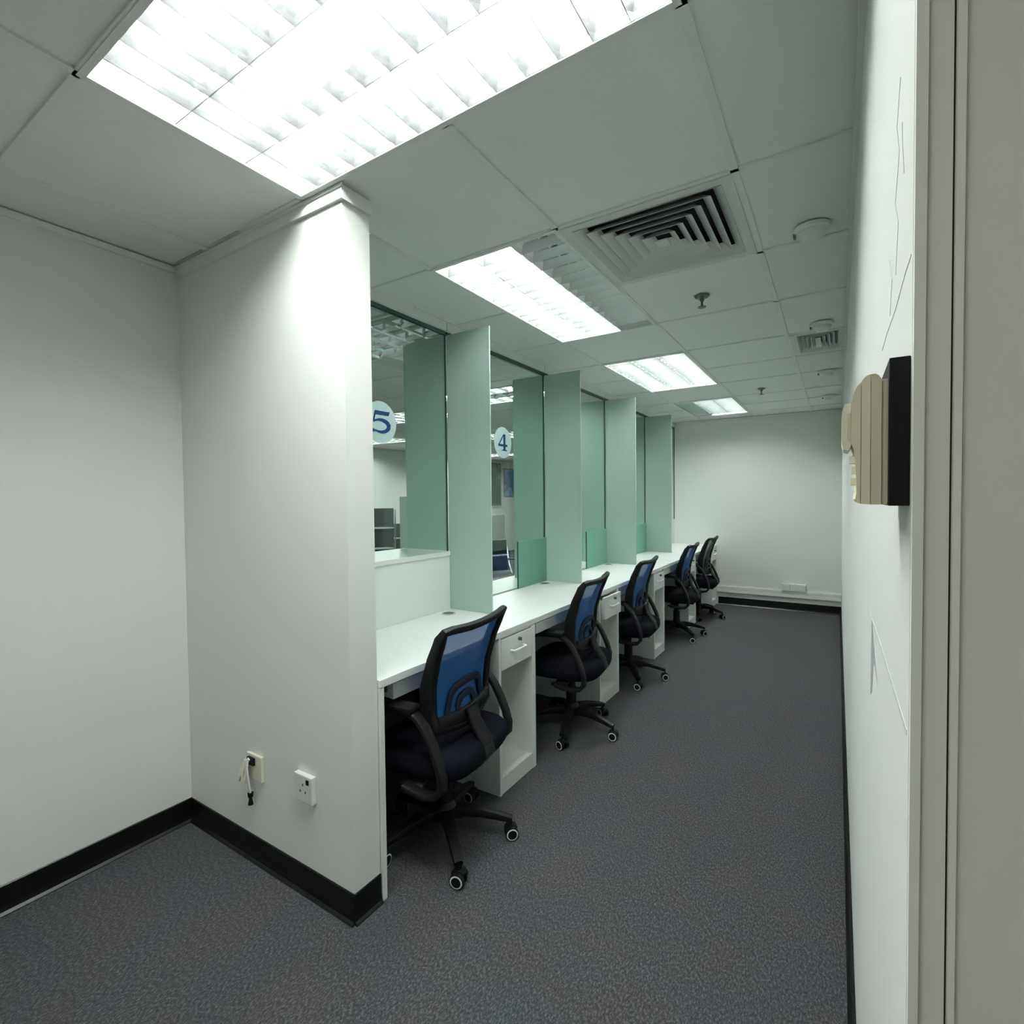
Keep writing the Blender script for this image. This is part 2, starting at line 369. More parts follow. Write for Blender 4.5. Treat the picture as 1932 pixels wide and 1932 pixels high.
# pedestals
bays = ['nearest', 'second', 'third', 'fourth', 'farthest']
def pedestal(y0, y1, openx, label):
    t = thing('drawer_pedestal', label, 'cabinet', (XD, (y0+y1)/2, 0), 0, 'white drawer pedestals under the counter')
    w = (y1-y0)/2; D = -.50
    for s in (-1, 1):
        a = -w if s < 0 else w-.018
        obj('side_panel', B(D, 0, a, a+.018, 0, .745, bev=.001), 'lam', t)
    if y1 < 6.9: obj('side_panel', B(D, 0, w, w+.016, 0, .745, bev=.001), 'lam', t)
    obj('back_panel', B(D, D+.012, -w+.018, w-.018, .0, .745), 'lam', t)
    obj('bottom_shelf', B(D+.012, -.003, -w+.018, w-.018, .0, .078, bev=.001), 'lam', t)
    obj('drawer_rail', B(D+.012, -.012, -w+.018, w-.018, .735, .745), 'lam', t)
    dr = obj('drawer', None, parent=t); dr.location = (openx, 0, 0)
    bm = bmesh.new(); box(bm, -.018, .0, -w+.021, w-.021, .588, .732, bev=.0015)
    box(bm, D+.03, -.018, -w+.03, -w+.042, .60, .71); box(bm, D+.03, -.018, w-.042, w-.03, .60, .71); box(bm, D+.03, -.018, -w+.03, w-.03, .60, .606)
    obj('drawer_box', bm, 'lam', dr)
    bm = bmesh.new(); sweep(bm, [(.0, -.056, .664), (.018, -.055, .664), (.022, -.046, .664), (.022, .046, .664), (.018, .055, .664), (.0, .056, .664)], rrect(.012, .013, .004, 2))
    obj('handle', bm, 'white', dr, smooth=True)
    bm = bmesh.new(); cyl(bm, (.002, .012, .708), .009, .009, .005, 'x', 16, 0); box(bm, .004, .02, .010, .014, .700, .716, 1)
    obj('lock', bm, ['chrome', 'grom'], dr)
    return t
pl = ['white drawer pedestal nearest the camera, right of the first chair', 'white pedestal with its drawer slightly open, second along the counter',
      'white drawer pedestal third along the counter, beyond the open drawer', 'white drawer pedestal between the two farthest chairs', 'white drawer pedestal against the far end wall']
for (a, b), lab, op in zip(Ks, pl, (.0, .030, 0, 0, 0)): pedestal(a, b, op, lab)
# keyboard drawers
kl = ['white keyboard drawer under the worktop behind the chair nearest the camera', 'white keyboard drawer behind the second chair from the camera', 'white keyboard drawer behind the third chair', 'white keyboard drawer behind the fourth chair', 'white keyboard drawer behind the farthest chair']
st = [YP+.024]+[k[1]+.018 for k in Ks[:-1]]
for (a, b), s0, lab in zip(Ks, st, kl):
    t = thing('keyboard_drawer', lab, 'drawer', (XD-.045, (s0+a)/2, .695), 0, 'keyboard drawers under the counter')
    w = (a-s0)/2-.085
    obj('front', B(-.016, 0, -w, w, -.030, .028, bev=.002), 'lam', t)
    bm = bmesh.new(); box(bm, -.36, -.016, -w+.01, w-.01, -.028, -.014)
    for s in (-1, 1): box(bm, -.36, -.016, s*w-.012*(s > 0), s*w+.012*(s < 0), -.028, .02)
    obj('tray', bm, 'lam', t)
    for s in (-1, 1): obj('runner', B(-.34, -.03, s*(w+.006)-.005, s*(w+.006)+.005, -.006, .0505), 'grom', t)
# grommets
gl = ['nearest the camera beside the first glass divider', 'beside the second glass divider', 'beside the third glass divider']
for (x, y), g in zip(((-1.783, 2.15), (-1.80, 3.27), (-1.80, 4.50)), gl):
    bm = bmesh.new(); lathe(bm, [(.038, 0), (.038, .003), (.031, .004), (.030, .0035)], mi=0); lathe(bm, [(.0295, .0005), (.0295, .0037), (.0, .0037)][:2]+[(.002, .0038)], mi=1)
    tag(obj('cable_grommet', bm, ['gromr', 'grom'], loc=(x, y, .775)), 'round grey cable grommet set in the worktop '+g, 'grommet', 'cable grommets in the worktop')
# white upstand in the first bay
t = thing('upstand_panel', 'low white upstand panel with ledge at the back of the first counter bay', 'panel', (XG, 1.75, .775))
obj('board', B(-.01, .012, -.523, .53, 0, .305, bev=.001), 'lam', t)
obj('ledge', B(-.36, .018, -.523, .548, .305, .328, bev=.0015), 'lamtop', t)
tag(obj('public_shelf', B(XG-.34, XG-.022, 2.29, YFAR-.01, .752, .775, bev=.0015), 'lam'), 'white shelf on the public side of the counter behind the glass', 'shelf')
tag(obj('public_counter_front', B(XG-.30, XG-.28, YP+.01, YFAR-.01, 0, .751), 'lam'), 'white panel below the public side shelf behind the glass', 'panel')

# ------------------------------------------------------------------ glazing
JY = [2.26, 3.40, 4.60, 5.80]
b0 = [YP+.002]+[y+.004 for y in JY]; b1 = [y-.004 for y in JY]+[YFAR-.002]
for n, (a, b) in enumerate(zip(b0, b1)):
    r = bpy.data.objects.new('window_%d' % (n+1), None); COL.objects.link(r); r['kind'] = 'structure'
    tag(r, ['clear glazed screen carrying the number 5', 'clear glazed screen carrying the number 4', 'glazed screen in the third counter bay', 'glazed screen in the fourth counter bay', 'glazed screen in the farthest counter bay'][n], 'window')
    z0 = 1.103 if n == 0 else .776
    obj('pane', B(XG-.004, XG+.004, a, b-.004, z0, 2.318), 'cglass', r)
    obj('head_channel', B(XG-.03, XG+.006, a, b, 2.34, H), 'frame', r)
    obj('head_channel', B(XG+.006, XG+.012, a, b, 2.345, H-.001), 'frame', r)
    obj('gasket', B(XG-.006, XG+.007, a, b, 2.318, 2.34), 'gedge', r)
    obj('joint_strip', B(XG-.005, XG+.005, b-.0035, b, 1.103, 2.318), 'gedge', r)
dl = ['frosted green glass divider on the counter nearest the camera', 'frosted glass divider standing on the counter, second from the camera', 'frosted glass divider standing on the counter, third from the camera', 'frosted glass divider on the counter nearest the far wall']
dl2 = ['notched frosted divider behind the nearest glass screen', 'frosted divider behind the second glass screen', 'frosted divider on the public side at the third joint', 'frosted divider on the public side at the fourth joint']
for k, y in enumerate(JY):
    t = thing('glass_divider', dl[k], 'divider', (XG, y, .775), 0, 'staff side glass dividers')
    obj('panel', B(.01, .30, -.004, .004, .001, 1.543), 'frost', t)
    obj('polished_edge', B(.30, .3025, -.004, .004, .001, 1.543), 'edgel', t)
    t = thing('public_divider', dl2[k], 'divider', (XG, y, .775), 0, 'public side glass dividers')
    bm = bmesh.new()
    if k == 0: prism(bm, [(-.01, .33), (-.372, .33), (-.372, .642), (-.313, .642), (-.325, 1.548), (-.01, 1.548)], 'y', -.004, .004)
    else: prism(bm, [(-.01, .001), (-.27, .001), (-.27, 1.548), (-.01, 1.548)], 'y', -.004, .004)
    obj('panel', bm, 'frost', t)
ll = ['low frosted green panel below the number 4 screen', 'low frosted green panel at the back of the third counter bay', 'low frosted green panel at the back of the fourth counter bay']
for k, (a, b) in enumerate(((2.985, 3.393), (4.124, 4.593), (5.30, 5.793))):
    t = thing('frosted_panel', ll[k], 'panel', (XG+.014, (a+b)/2, .776), 0, 'low frosted panels')
    w = (b-a)/2
    obj('panel', B(-.004, .004, -w+.004, w, 0, .326), 'frost2', t)
    obj('polished_edge', B(-.004, .004, -w, -w+.004, 0, .326), 'gedge', t)
# number discs
def stroke(bm, pts, z0, z1):
    """pts: (u, v, halfwidth) polyline -> ribbon with depth; drawn in the (y,z) plane"""
    n = len(pts); L, R = [], []
    for i in range(n):
        a = pts[max(i-1, 0)]; b = pts[min(i+1, n-1)]; dx, dy = b[0]-a[0], b[1]-a[1]; l = math.hypot(dx, dy) or 1
        nx, ny = -dy/l, dx/l; u, v, h = pts[i]
        L.append((u+nx*h, v+ny*h)); R.append((u-nx*h, v-ny*h))
    for i in range(n-1): prism(bm, [L[i], L[i+1], R[i+1], R[i]], 'x', z0, z1)
def arc(cx, cy, rx, ry, a0, a1, h0, hm, h1, n=12):
    out = []
    for i in range(n+1):
        f = i/n; a = math.radians(a0+(a1-a0)*f); h = (h0+(hm-h0)*f*2) if f < .5 else (hm+(h1-hm)*(f-.5)*2)
        out.append((cx+rx*math.cos(a), cy+ry*math.sin(a), h))
    return out
def digit(bm, ch):
    S = .105; K = 1.45 if ch == '5' else 1.3; q = lambda P: [(u*S*K, v*S, h*S*1.15) for u, v, h in P]
    if ch == '5':
        stroke(bm, q([(-.22, .43, .075), (.32, .43, .075), (.37, .53, .02)]), .0, .002)
        stroke(bm, q([(-.22, .50, .03), (-.30, .05, .03)]), 0, .0021)
        stroke(bm, q(arc(-.02, -.16, .36, .28, 145, -125, .02, .105, .03)), 0, .0022)
        stroke(bm, q([(-.22, -.40, .03), (-.36, -.40, .075), (-.42, -.36, .03)]), 0, .0023)
    else:
        stroke(bm, q([(.12, .52, .09), (.12, -.46, .09)]), 0, .002)
        stroke(bm, q([(.06, .50, .03), (-.36, -.14, .03)]), 0, .0021)
        stroke(bm, q([(-.40, -.18, .06), (.36, -.18, .06)]), 0, .0022)
        stroke(bm, q([(-.08, -.48, .03), (.32, -.48, .03)]), 0, .0023)
for ch, y, z, lab in (('5', 1.757, 1.772, 'pale round disc with a blue 5 on the glass beside the partition'), ('4', 2.827, 1.768, 'pale round disc with a blue 4 on the second glass screen')):
    t = thing('number_disc', lab, 'sign', (XG+.0045, y, z), 0, 'counter number discs')
    bm = bmesh.new(); cyl(bm, (.0015, 0, 0), .102, .102, .003, 'x', 48); obj('disc', bm, 'disc', t)
    bm = bmesh.new(); digit(bm, ch); bmesh.ops.scale(bm, vec=(1, 1.0, 1.0), verts=bm.verts); obj('numeral', bm, 'blue', t, loc=(.003, 0, 0))

# ------------------------------------------------------------------ louvred lights
def light(name, cx, cy, W, L, along, lit, label, tubem='tubel', group='recessed louvred ceiling lights', cells=14, z=H, bh=.030, am='alu'):
    """W across tubes, L along tubes; along = 'x' or 'y'"""
    t = thing(name, label, 'ceiling light', (cx, cy, z), PI/2 if along == 'x' else 0, group)
    w, l = W/2-.014, L/2-.014                       # inner opening; local: across = x, along = y
    bm = bmesh.new()
    for s in (-1, 1):
        box(bm, min(s*w, s*(w+.016)), max(s*w, s*(w+.016)), -l-.016, l+.016, -.003, .012)
        box(bm, -w, w, min(s*l, s*(l+.016)), max(s*l, s*(l+.016)), -.003, .012)
    obj('frame', bm, 'frame', t)
    bm = bmesh.new()
    for s in (-1, 1):
        box(bm, min(s*w, s*(w+.003)), max(s*w, s*(w+.003)), -l, l, .0122, .09); box(bm, -w, w, min(s*l, s*(l+.003)), max(s*l, s*(l+.003)), .0122, .09)
    box(bm, -w, w, -l, l, .09, .095)
    obj('housing', bm, 'pan', t)
    p = 2*w/3; ch = 2*l/cells
    bl = bmesh.new(); prism(bl, [(-.0010, .0), (.0010, .0), (.005, bh*.4), (.0125, bh), (.0115, bh), (0, bh*.3), (-.0115, bh), (-.0125, bh), (-.005, bh*.4)], 'x', -p/2+.002, p/2-.002)
    blade = mk(bl, am)
    for r in range(3):
        x = -w+p*(r+.5)
        bm = bmesh.new(); cyl(bm, (x, 0, bh+.017), .013, .013, 2*l-.05, 'y', 16)
        obj('tube', bm, (tubem if lit[r] else 'tubeo'), t, smooth=True)
        bm = bmesh.new()
        for s in (-1, 1):
            q = [(x+s*p/2, .0), (x+s*(p/2-.0015), .0), (x+s*(p/2-.005), .014), (x+s*(p/2-.012), .030), (x+s*(p/2-.026), .048), (x+s*(p/2-.055), .070), (x+s*(p/2-.055), .0705), (x+s*p/2, .0705)]
            prism(bm, q, 'y', -l+.001, l-.001)
        obj('side_reflector', bm, am, t)
        for k in range(1, cells): obj('louvre_blade', blade, parent=t, loc=(x, -l+ch*k, 0))
    return t
light('louvre_light', -.886, .7875, .595, 1.228, 'x', (1, 1, 1), 'large bright louvred ceiling light overhead, nearest the camera')
light('louvre_light', -1.195, 2.3475, .61, 1.255, 'y', (1, 1, 0), 'louvred ceiling light with one dark tube beside the big air vent', 'tubem2', bh=.034, am='alu2')
light('louvre_light', -1.195, 4.235, .61, 1.19, 'y', (1, 1, 1), 'fully lit louvred ceiling light third from the camera', 'tubem2', bh=.036, am='alu2')
light('louvre_light', -1.195, 6.10, .61, 1.10, 'y', (0, 1, 1), 'louvred ceiling light nearest the far wall, left tube dark', 'tubem3', bh=.034, am='alu')
for lx, ly, lb in ((-.886, -1.06, 'flat opal fill light added behind the camera'),):
    t = thing('opal_fill', lb, 'ceiling light', (lx, ly, H))  # unseen panel added as fill to brighten the near walls and door
    obj('frame', B(-.612, .612, -.308, .308, -.003, .012), 'frame', t); obj('diffuser', B(-.59, .59, -.285, .285, -.0045, -.003), 'opal', t)
# the public hall lights
def hlight(cx, cy, along, lab, lit=(1, 1, 1)): light('hall_light', cx, cy, .6, 1.2, along, lit, lab, 'hallt', 'hall ceiling lights behind the glass', 8, bh=.016)
HL = [(-4.4, 4.55, 'x', (1, 1, 1), 'lit hall ceiling light seen right of the number 5'),
      (-6.6, 6.1, 'x', (1, 1, 1), 'lit hall ceiling light just above the hall wall, below the number 5'),
      (-2.9, 4.15, 'x', (1, 0, 1), 'partly lit hall ceiling light high behind the number 4 screen'),
      (-4.5, 6.75, 'x', (1, 1, 1), 'lit hall ceiling light beside the number 4 disc'),
      (-2.45, 2.30, 'x', (0, 0, 0), 'unlit hall ceiling light high behind the number 5 screen'),
      (-6.6, 9.6, 'x', (1, 1, 1), 'lit hall ceiling light above the hall pictures'),
      (-4.5, 9.4, 'x', (1, 1, 1), 'lit hall ceiling light deep in the hall')]
for cx, cy, al, lit, lab in HL: hlight(cx, cy, al, lab, lit)
# hall ceiling: tiles joined (too far away to pick apart), holes where lights sit
bm = bmesh.new(); g = .6
hx = [HX+i*.605 for i in range(10)]
y = YP
def hall_hole(a, b, c, d):
    out = []
    for cx, cy, al, lit, lab in HL:
        w, l = (.6, .3) if al == 'x' else (.3, .6)
        if a < cx+w-.01 and b > cx-w+.01 and c < cy+l-.01 and d > cy-l+.01: return True
    return False
def fill(a, b, c, d, depth=0):
    if not hall_hole(a, b, c, d): box(bm, a, b, c, d, H+.004, H+.016); return
    if depth >= 4 or (b-a) < .04: return
    mx, my = (a+b)/2, (c+d)/2
    for q in ((a, mx, c, my), (mx, b, c, my), (a, mx, my, d), (mx, b, my, d)): fill(*q, depth+1)
yy = YP
while yy < HY:
    for i in range(10):
        a = hx[i]+.006; b = min(hx[i]+.599, XG-.03)
        if b-a > .02: fill(a, b, yy+.006, min(yy+.599, HY))
    yy += .605
HC = bpy.data.objects.new('ceiling_hall', None); COL.objects.link(HC); HC['kind'] = 'structure'
tag(HC, 'grey tiled ceiling of the public hall behind the glass', 'ceiling')
obj('ceiling_tile', bm, 'tile', HC, kind='stuff')
obj('ceiling_void', B(HX-.1, XG-.06, YP, HY+.1, H+.14, H+.16), 'dark', HC)

# ------------------------------------------------------------------ air vents
def vent(x0, x1, y0, y1, label, rings=6, cx1=None):
    cx, cy = (x0+x1)/2, (y0+y1)/2
    t = thing('air_vent', label, 'air vent', (cx, cy, H), 0, 'four way ceiling air vents')
    wx, wy = (x1-x0)/2, (y1-y0)/2
    m = .036
    def ring(bm, ax, ay, bx, by, z0, z1, th):
        # one slanted square blade: outer/upper (bx,by,z1), lower/inner (ax,ay,z0)
        o = [(ax, ay, z0), (bx, by, z1), (bx-th, by-th, z1), (ax-th, ay-th, z0)]
        Q = [[bm.verts.new((sx*px, sy*py, pz)) for px, py, pz in o] for sx, sy in ((-1, -1), (1, -1), (1, 1), (-1, 1))]
        for k in range(4):
            A, C = Q[k], Q[(k+1) % 4]
            for j in range(4): bm.faces.new((A[j], A[(j+1) % 4], C[(j+1) % 4], C[j]))
    bm = bmesh.new()
    for s in (-1, 1):
        box(bm, min(s*(wx-m), s*wx), max(s*(wx-m), s*wx), -wy, wy, -.004, .004); box(bm, -wx+m, wx-m, min(s*(wy-m), s*wy), max(s*(wy-m), s*wy), -.004, .004)
    obj('frame', bm, 'vent', t)
    ix, iy = wx-m, wy-m; step = min(ix, iy)/(rings+.6)
    for k in range(rings):
        bm = bmesh.new(); a = step*k
        ring(bm, ix-a, iy-a, ix-a-step*.85, iy-a-step*.85, -.006, .024, .0022)
        obj('blade', bm, 'vent', t)
    k = rings; obj('centre_plate', B(-(ix-step*k), ix-step*k, -(iy-step*k), iy-step*k, -.008, -.004), 'vent', t)
    bm = bmesh.new()
    box(bm, -ix, ix, -iy, iy, .10, .105)
    for s in (-1, 1):
        box(bm, min(s*ix, s*(ix+.004)), max(s*ix, s*(ix+.004)), -iy, iy, .004, .105); box(bm, -ix, ix, min(s*iy, s*(iy+.004)), max(s*iy, s*(iy+.004)), .004, .105)
    obj('duct', bm, 'void', t)
vent(-.880, -.282, 1.729, 2.336, 'large square concentric air vent in the ceiling beside the second light')
vent(-.26, XR-.002, 3.645, 4.145, 'smaller air vent in the ceiling partly hidden by the right wall', 4)
# sprinklers
for k, (x, y, lab) in enumerate(((-.575, 2.69, 'dark pendent sprinkler hanging from the ceiling beyond the big air vent'), (-.60, 5.28, 'dark pendent sprinkler far along the ceiling'))):
    t = thing('sprinkler', lab, 'sprinkler', (x, y, H), 0, 'ceiling sprinklers')
    bm = bmesh.new(); lathe(bm, [(.036, .0), (.034, -.004), (.022, -.010), (.012, -.011)]); obj('escutcheon', bm, 'brass', t, smooth=True)
    bm = bmesh.new(); lathe(bm, [(.010, -.011), (.011, -.022), (.006, -.026), (.006, -.048), (.009, -.050)], 14); obj('body', bm, 'brass', t, smooth=True)
    bm = bmesh.new(); lathe(bm, [(.006, -.050), (.020, -.052), (.020, -.055), (.004, -.056)], 18); obj('deflector', bm, 'brass', t)
    for s in (-1, 1):
        bm = bmesh.new(); sweep(bm, [(0, s*.008, -.022), (0, s*.014, -.034), (0, s*.008, -.048)], circ(.002, 6)); obj('yoke_arm', bm, 'brass', t)
# smoke detectors
for (x, y), lab in zip(((-.085, 2.24), (-.08, 3.50), (-.077, 4.85), (-.073, 6.05)), ('nearest the camera in the right ceiling row', 'just before the smaller air vent', 'beyond the smaller air vent', 'nearest the far wall')):
    t = thing('smoke_detector', 'white round smoke detector '+lab, 'smoke detector', (x, y, H), 0, 'smoke detectors along the right wall')
    bm = bmesh.new(); lathe(bm, [(.062, 0), (.062, -.012), (.056, -.016), (.05, -.017)], 32); obj('base', bm, 'tile', t, smooth=True)
    bm = bmesh.new(); lathe(bm, [(.047, -.017), (.044, -.03), (.030, -.042), (.014, -.046)], 32); obj('dome', bm, 'frame', t, smooth=True)
    bm = bmesh.new(); box(bm, -.062, -.052, -.012, .012, -.026, -.010, 0, .002); obj('indicator', bm, 'lens', t)

# ------------------------------------------------------------------ office chair
def pf(z):          # back profile, local x at height z
    P = [(.46, .135), (.52, .118), (.60, .104), (.70, .112), (.80, .140), (.88, .172), (.96, .212)]
    for (a, xa), (b, xb) in zip(P, P[1:]):
        if z <= b: f = (z-a)/(b-a); f = f*f*(3-2*f)*.3+f*.7; return xa+(xb-xa)*f
    return P[-1][1]
def bw(z): return .190+(z-.54)/(.93-.54)*.038
def bp(y, z, off=0): return (pf(z)-.55*y*y+off, y, z)
def make_chair(label, meshm):
    t = thing('office_chair', label, 'chair', (0, 0, 0), 0, 'mesh back office chairs along the counter')
    for k in range(5):
        a = 2*PI*k/5; R = Matrix.Rotation(a, 4, 'Z')
        bm = bmesh.new(); pts = [(.02, 0, .112), (.08, 0, .120), (.15, 0, .112), (.22, 0, .094), (.275, 0, .078)]
        sweep(bm, pts, [rrect(w_, h_, .008, 2) for w_, h_ in ((.056, .05), (.052, .042), (.046, .034), (.040, .028), (.034, .024))])
        obj('base_leg', bm, 'blackp', t, rotz=a, smooth=True)['spoke'] = k
        c = obj('caster', None, parent=t, loc=R @ Vector((.272, 0, 0)), rotz=a+.5*math.sin(k*2.3)+.9); c['spoke'] = k
        bm = bmesh.new(); cyl(bm, (0, 0, .058), .006, .006, .03, 'z', 10)
        prism(bm, [(-.024, .030), (-.026, .044), (-.012, .056), (.012, .056), (.024, .046), (.022, .034)], 'y', -.010, .010)
        obj('hood', bm, 'blackp', c)
        for s in (-1, 1):
            bm = bmesh.new(); cyl(bm, (0, s*.019, .027), .027, .027, .016, 'y', 24, 0)
            n = 24; r0, r1, yy = .0235, .0185, s*.0275
            A = [bm.verts.new((r0*math.cos(2*PI*q/n), yy, .027+r0*math.sin(2*PI*q/n))) for q in range(n)]
            C = [bm.verts.new((r1*math.cos(2*PI*q/n), yy+s*.001, .027+r1*math.sin(2*PI*q/n))) for q in range(n)]
            for q in range(n): bm.faces.new((A[q], A[(q+1) % n], C[(q+1) % n], C[q])).material_index = 1
            obj('wheel', bm, ['blackp', 'ring'], c)
    bm = bmesh.new(); lathe(bm, [(.045, .095), (.047, .14), (.036, .155), (.033, .16)], 20); lathe(bm, [(.031, .16), (.031, .25), (.024, .255), (.024, .31), (.014, .315), (.014, .36)], 18)
    obj('gas_column', bm, 'blackp', t, smooth=True)
    bm = bmesh.new(); box(bm, -.11, .10, -.075, .075, .345, .372, bev=.006); box(bm, .06, .17, -.035, .035, .335, .362, bev=.006)
    obj('seat_mechanism', bm, 'blackp', t)
    bm = bmesh.new(); sweep(bm, [(-.02, -.07, .352), (-.02, -.16, .348), (-.02, -.225, .346)], circ(.004, 8)); box(bm, -.03, -.01, -.25, -.215, .340, .352, bev=.002)
    obj('height_lever', bm, 'blackp', t, smooth=True)
    # cushion: rings of a superellipse
    bm = bmesh.new(); rings = []
    for sc_, z in ((.86, .372), (.95, .374), (.99, .39), (1.0, .415), (.985, .440), (.93, .456), (.80, .463), (.5, .464)):
        ring = []
        for q in range(40):
            a = 2*PI*q/40; c, s = math.cos(a), math.sin(a)
            x = -.02+.235*sc_*math.copysign(abs(c)**.45, c); y_ = .245*sc_*math.copysign(abs(s)**.45, s)
            zz = z-(.030*max(0, (-x-.14)/.12)**2) - .03*max(0, (x-.15)/.07)*(z < .4)*0
            ring.append(bm.verts.new((x, y_, zz)))
        rings.append(ring)
    for a, b in zip(rings, rings[1:]):
        for q in range(40): bm.faces.new((a[q], a[(q+1) % 40], b[(q+1) % 40], b[q]))
    bm.faces.new(rings[0]); bm.faces.new(rings[-1])
    obj('seat', bm, 'blackf', t, smooth=True)
    # back frame loop
    bm = bmesh.new(); zt, zb = .922, .545
    P = []
    N = 14
    for i in range(N+1): z = zb+(zt-zb)*i/N; P.append((bw(z), z))
    for i in range(1, 12): f = i/12; y_ = bw(zt)*(1-2*f); P.append((y_, zt+.012*(abs(2*f-1)**2)-.006))
    for i in range(N+1): z = zt-(zt-zb)*i/N; P.append((-bw(z), z))
    for i in range(1, 8): f = i/8; P.append((-bw(zb)*(1-2*f), zb-.03*math.sin(PI*f)))
    secs = []
    for y_, z in P:
        side = abs(y_) > bw(z)-.012 and z < zt-.005
        dd = .072-.038*(z-.54)/.39 if side else .026
        secs.append([(u_, v_-(dd/2-.013)) for u_, v_ in rrect(.038 if side else .028, dd, .008, 2)])
    sweep(bm, [bp(y_, z) for y_, z in P], secs, closed=True, nrm=[(1, 0, -.25)]*len(P))
    obj('back_frame', bm, 'blackp', t, smooth=True)
    bm = bmesh.new(); G = []
    for i in range(17):
        z = zb-.01+(zt-zb+.014)*i/16; G.append([bm.verts.new(bp(bw(z)*(2*j/12-1), z, -.004)) for j in range(13)])
    for a, b in zip(G, G[1:]):
        for j in range(12): bm.faces.new((a[j], a[j+1], b[j+1], b[j]))
    obj('back_mesh', bm, meshm, t, smooth=True)
    def arch(w_, h_, z0, r, wid):
        pts = []
        for i in range(7): f = i/6; pts.append((w_*(1.28-.28*f), z0+(h_-r)*f))
        for i in range(1, 8): a = PI/2*i/8; pts.append((w_-r+r*math.cos(a), z0+h_-r+r*math.sin(a)))
        pts.append((0, z0+h_+.004)); pts += [(-u, v) for u, v in reversed(pts[:-1])]
        b = bmesh.new(); sweep(b, [bp(u, v, .004) for u, v in pts], rrect(wid, .012, .004, 2), nrm=[(1, 0, 0)]*len(pts)); return b
    obj('lumbar_arch', arch(.112, .150, .525, .055, .030), 'lumbar', t, smooth=True)
    obj('lumbar_arch', arch(.058, .098, .525, .04, .028), 'lumbar', t, smooth=True)
    bm = bmesh.new()
    sweep(bm, [bp(bw(.55)*(2*i/10-1)*.97, .548+.012*abs(2*i/10-1), .006) for i in range(11)], rrect(.055, .022, .008, 2), nrm=[(1, 0, 0)]*11)
    obj('cross_bar', bm, 'blackp', t, smooth=True)
    bm = bmesh.new()
    sweep(bm, [(.135, 0, .575), (.150, 0, .52), (.200, 0, .45), (.215, 0, .40), (.185, 0, .362), (.12, 0, .350)], rrect(.075, .016, .006, 2), nrm=[(1, 0, .1), (1, 0, .2), (1, 0, .3), (1, 0, -.1), (.5, 0, -1), (0, 0, -1)])
    obj('back_bracket', bm, 'blackp', t, smooth=True)
    for s in (-1, 1):
        arm = obj('armrest', None, parent=t, loc=(0, s*.258, 0))
        loop = [(-.15, .620), (-.10, .628), (-.04, .632), (.02, .632), (.060, .615), (.098, .575), (.128, .52), (.152, .465), (.168, .41), (.166, .37), (.142, .345), (.095, .336), (.045, .342), (.0, .352)]
        pts = [(x, 0, z) for x, z in loop]
        bm = bmesh.new(); sweep(bm, pts, rrect(.046, .022, .008, 2), nrm=[(x-.01, 0, z-.48) for x, z in loop])
        obj('arm_frame', bm, 'blackp', arm, smooth=True)
        bm = bmesh.new(); box(bm, -.17, .055, -.032, .032, .634, .652, bev=.007); obj('arm_pad', bm, 'blackp', arm, smooth=True)
        bm = bmesh.new(); sweep(bm, [(.03, 0, .335), (.03, -s*.05, .362), (.03, -s*.13, .366)], rrect(.07, .012, .004, 2), nrm=[(0, 0, 1)]*3)
        obj('arm_bracket', bm, 'blackp', arm, smooth=True)
    return t
def set_base(chair, world_deg, theta):
    a0 = math.radians(world_deg)-theta
    for ch in chair.children:
        k = ch.get('spoke')
        if k is None: continue
        a = a0+2*PI*k/5
        if ch.name.startswith('base_leg'): ch.rotation_euler = (0, 0, a)
        else: ch.location = (.272*math.cos(a), .272*math.sin(a), 0); ch.rotation_euler = (0, 0, a+CROT[k])
CROT = [1.0, .2, 1.4, -.6, .5]
specs = [((-1.360, 1.60), 6, -40, 'blue mesh office chair nearest the camera'), ((-1.358, 2.785), 6, -75, 'blue mesh office chair second from the camera, by the open drawer'),
         ((-1.368, 3.82), 3, -56, 'blue mesh office chair third from the camera'), ((-1.365, 5.22), 2, -43, 'blue mesh office chair fourth along, second from the far wall'),
         ((-1.37, 6.20), 0, -5, 'dark grey mesh office chair nearest the far wall')]
proto = make_chair(specs[0][3], 'meshb')
chairs = []
for i, ((x, y), th, wd, lab) in enumerate(specs):
    c = proto if i == 0 else dup(proto, (0, 0, 0), 0, lab)
    c.location = (x, y, 0); c.rotation_euler = (0, 0, math.radians(th)); set_base(c, wd, math.radians(th)); chairs.append(c)
for ch in chairs[4].children:
    if ch.name.startswith('back_mesh'):
        ch.data = ch.data.copy(); ch.data.materials[0] = M['meshg']
for c in chairs:
    for ch in c.children:
        if 'spoke' in ch: del ch['spoke']

# ------------------------------------------------------------------ wall sockets on the partition
t = thing('telephone_socket', 'small ivory wall socket with a coiled white cable hanging from it', 'socket', (-1.882, YF, .328))
obj('faceplate', B(-.048, .048, -.012, -.0005, .0, .098, bev=.003), 'ivory', t)
obj('outlet', B(-.032, .010, -.022, -.012, .060, .088, bev=.002), 'blackp', t)
bm = bmesh.new()
sweep(bm, [(-.012, -.024, .085), (-.03, -.032, .05), (-.055, -.036, .01), (-.062, -.036, -.005), (-.066, -.034, .005), (-.05, -.030, .045), (-.03, -.026, .075)], rrect(.013, .007, .002, 2), up=(0, -1, 0))
sweep(bm, [(-.02, -.026, .080), (-.034, -.036, .04), (-.036, -.038, .0), (-.030, -.038, -.008), (-.022, -.034, .02), (-.018, -.028, .07)], rrect(.011, .007, .002, 2), up=(0, -1, 0))
obj('cable_coil', bm, 'ivory', t, smooth=True)
bm = bmesh.new(); sweep(bm, [(-.016, -.028, .082), (-.012, -.034, .05), (-.010, -.030, .0), (-.010, -.024, -.045)], rrect(.011, .007, .002, 2), up=(0, -1, 0))
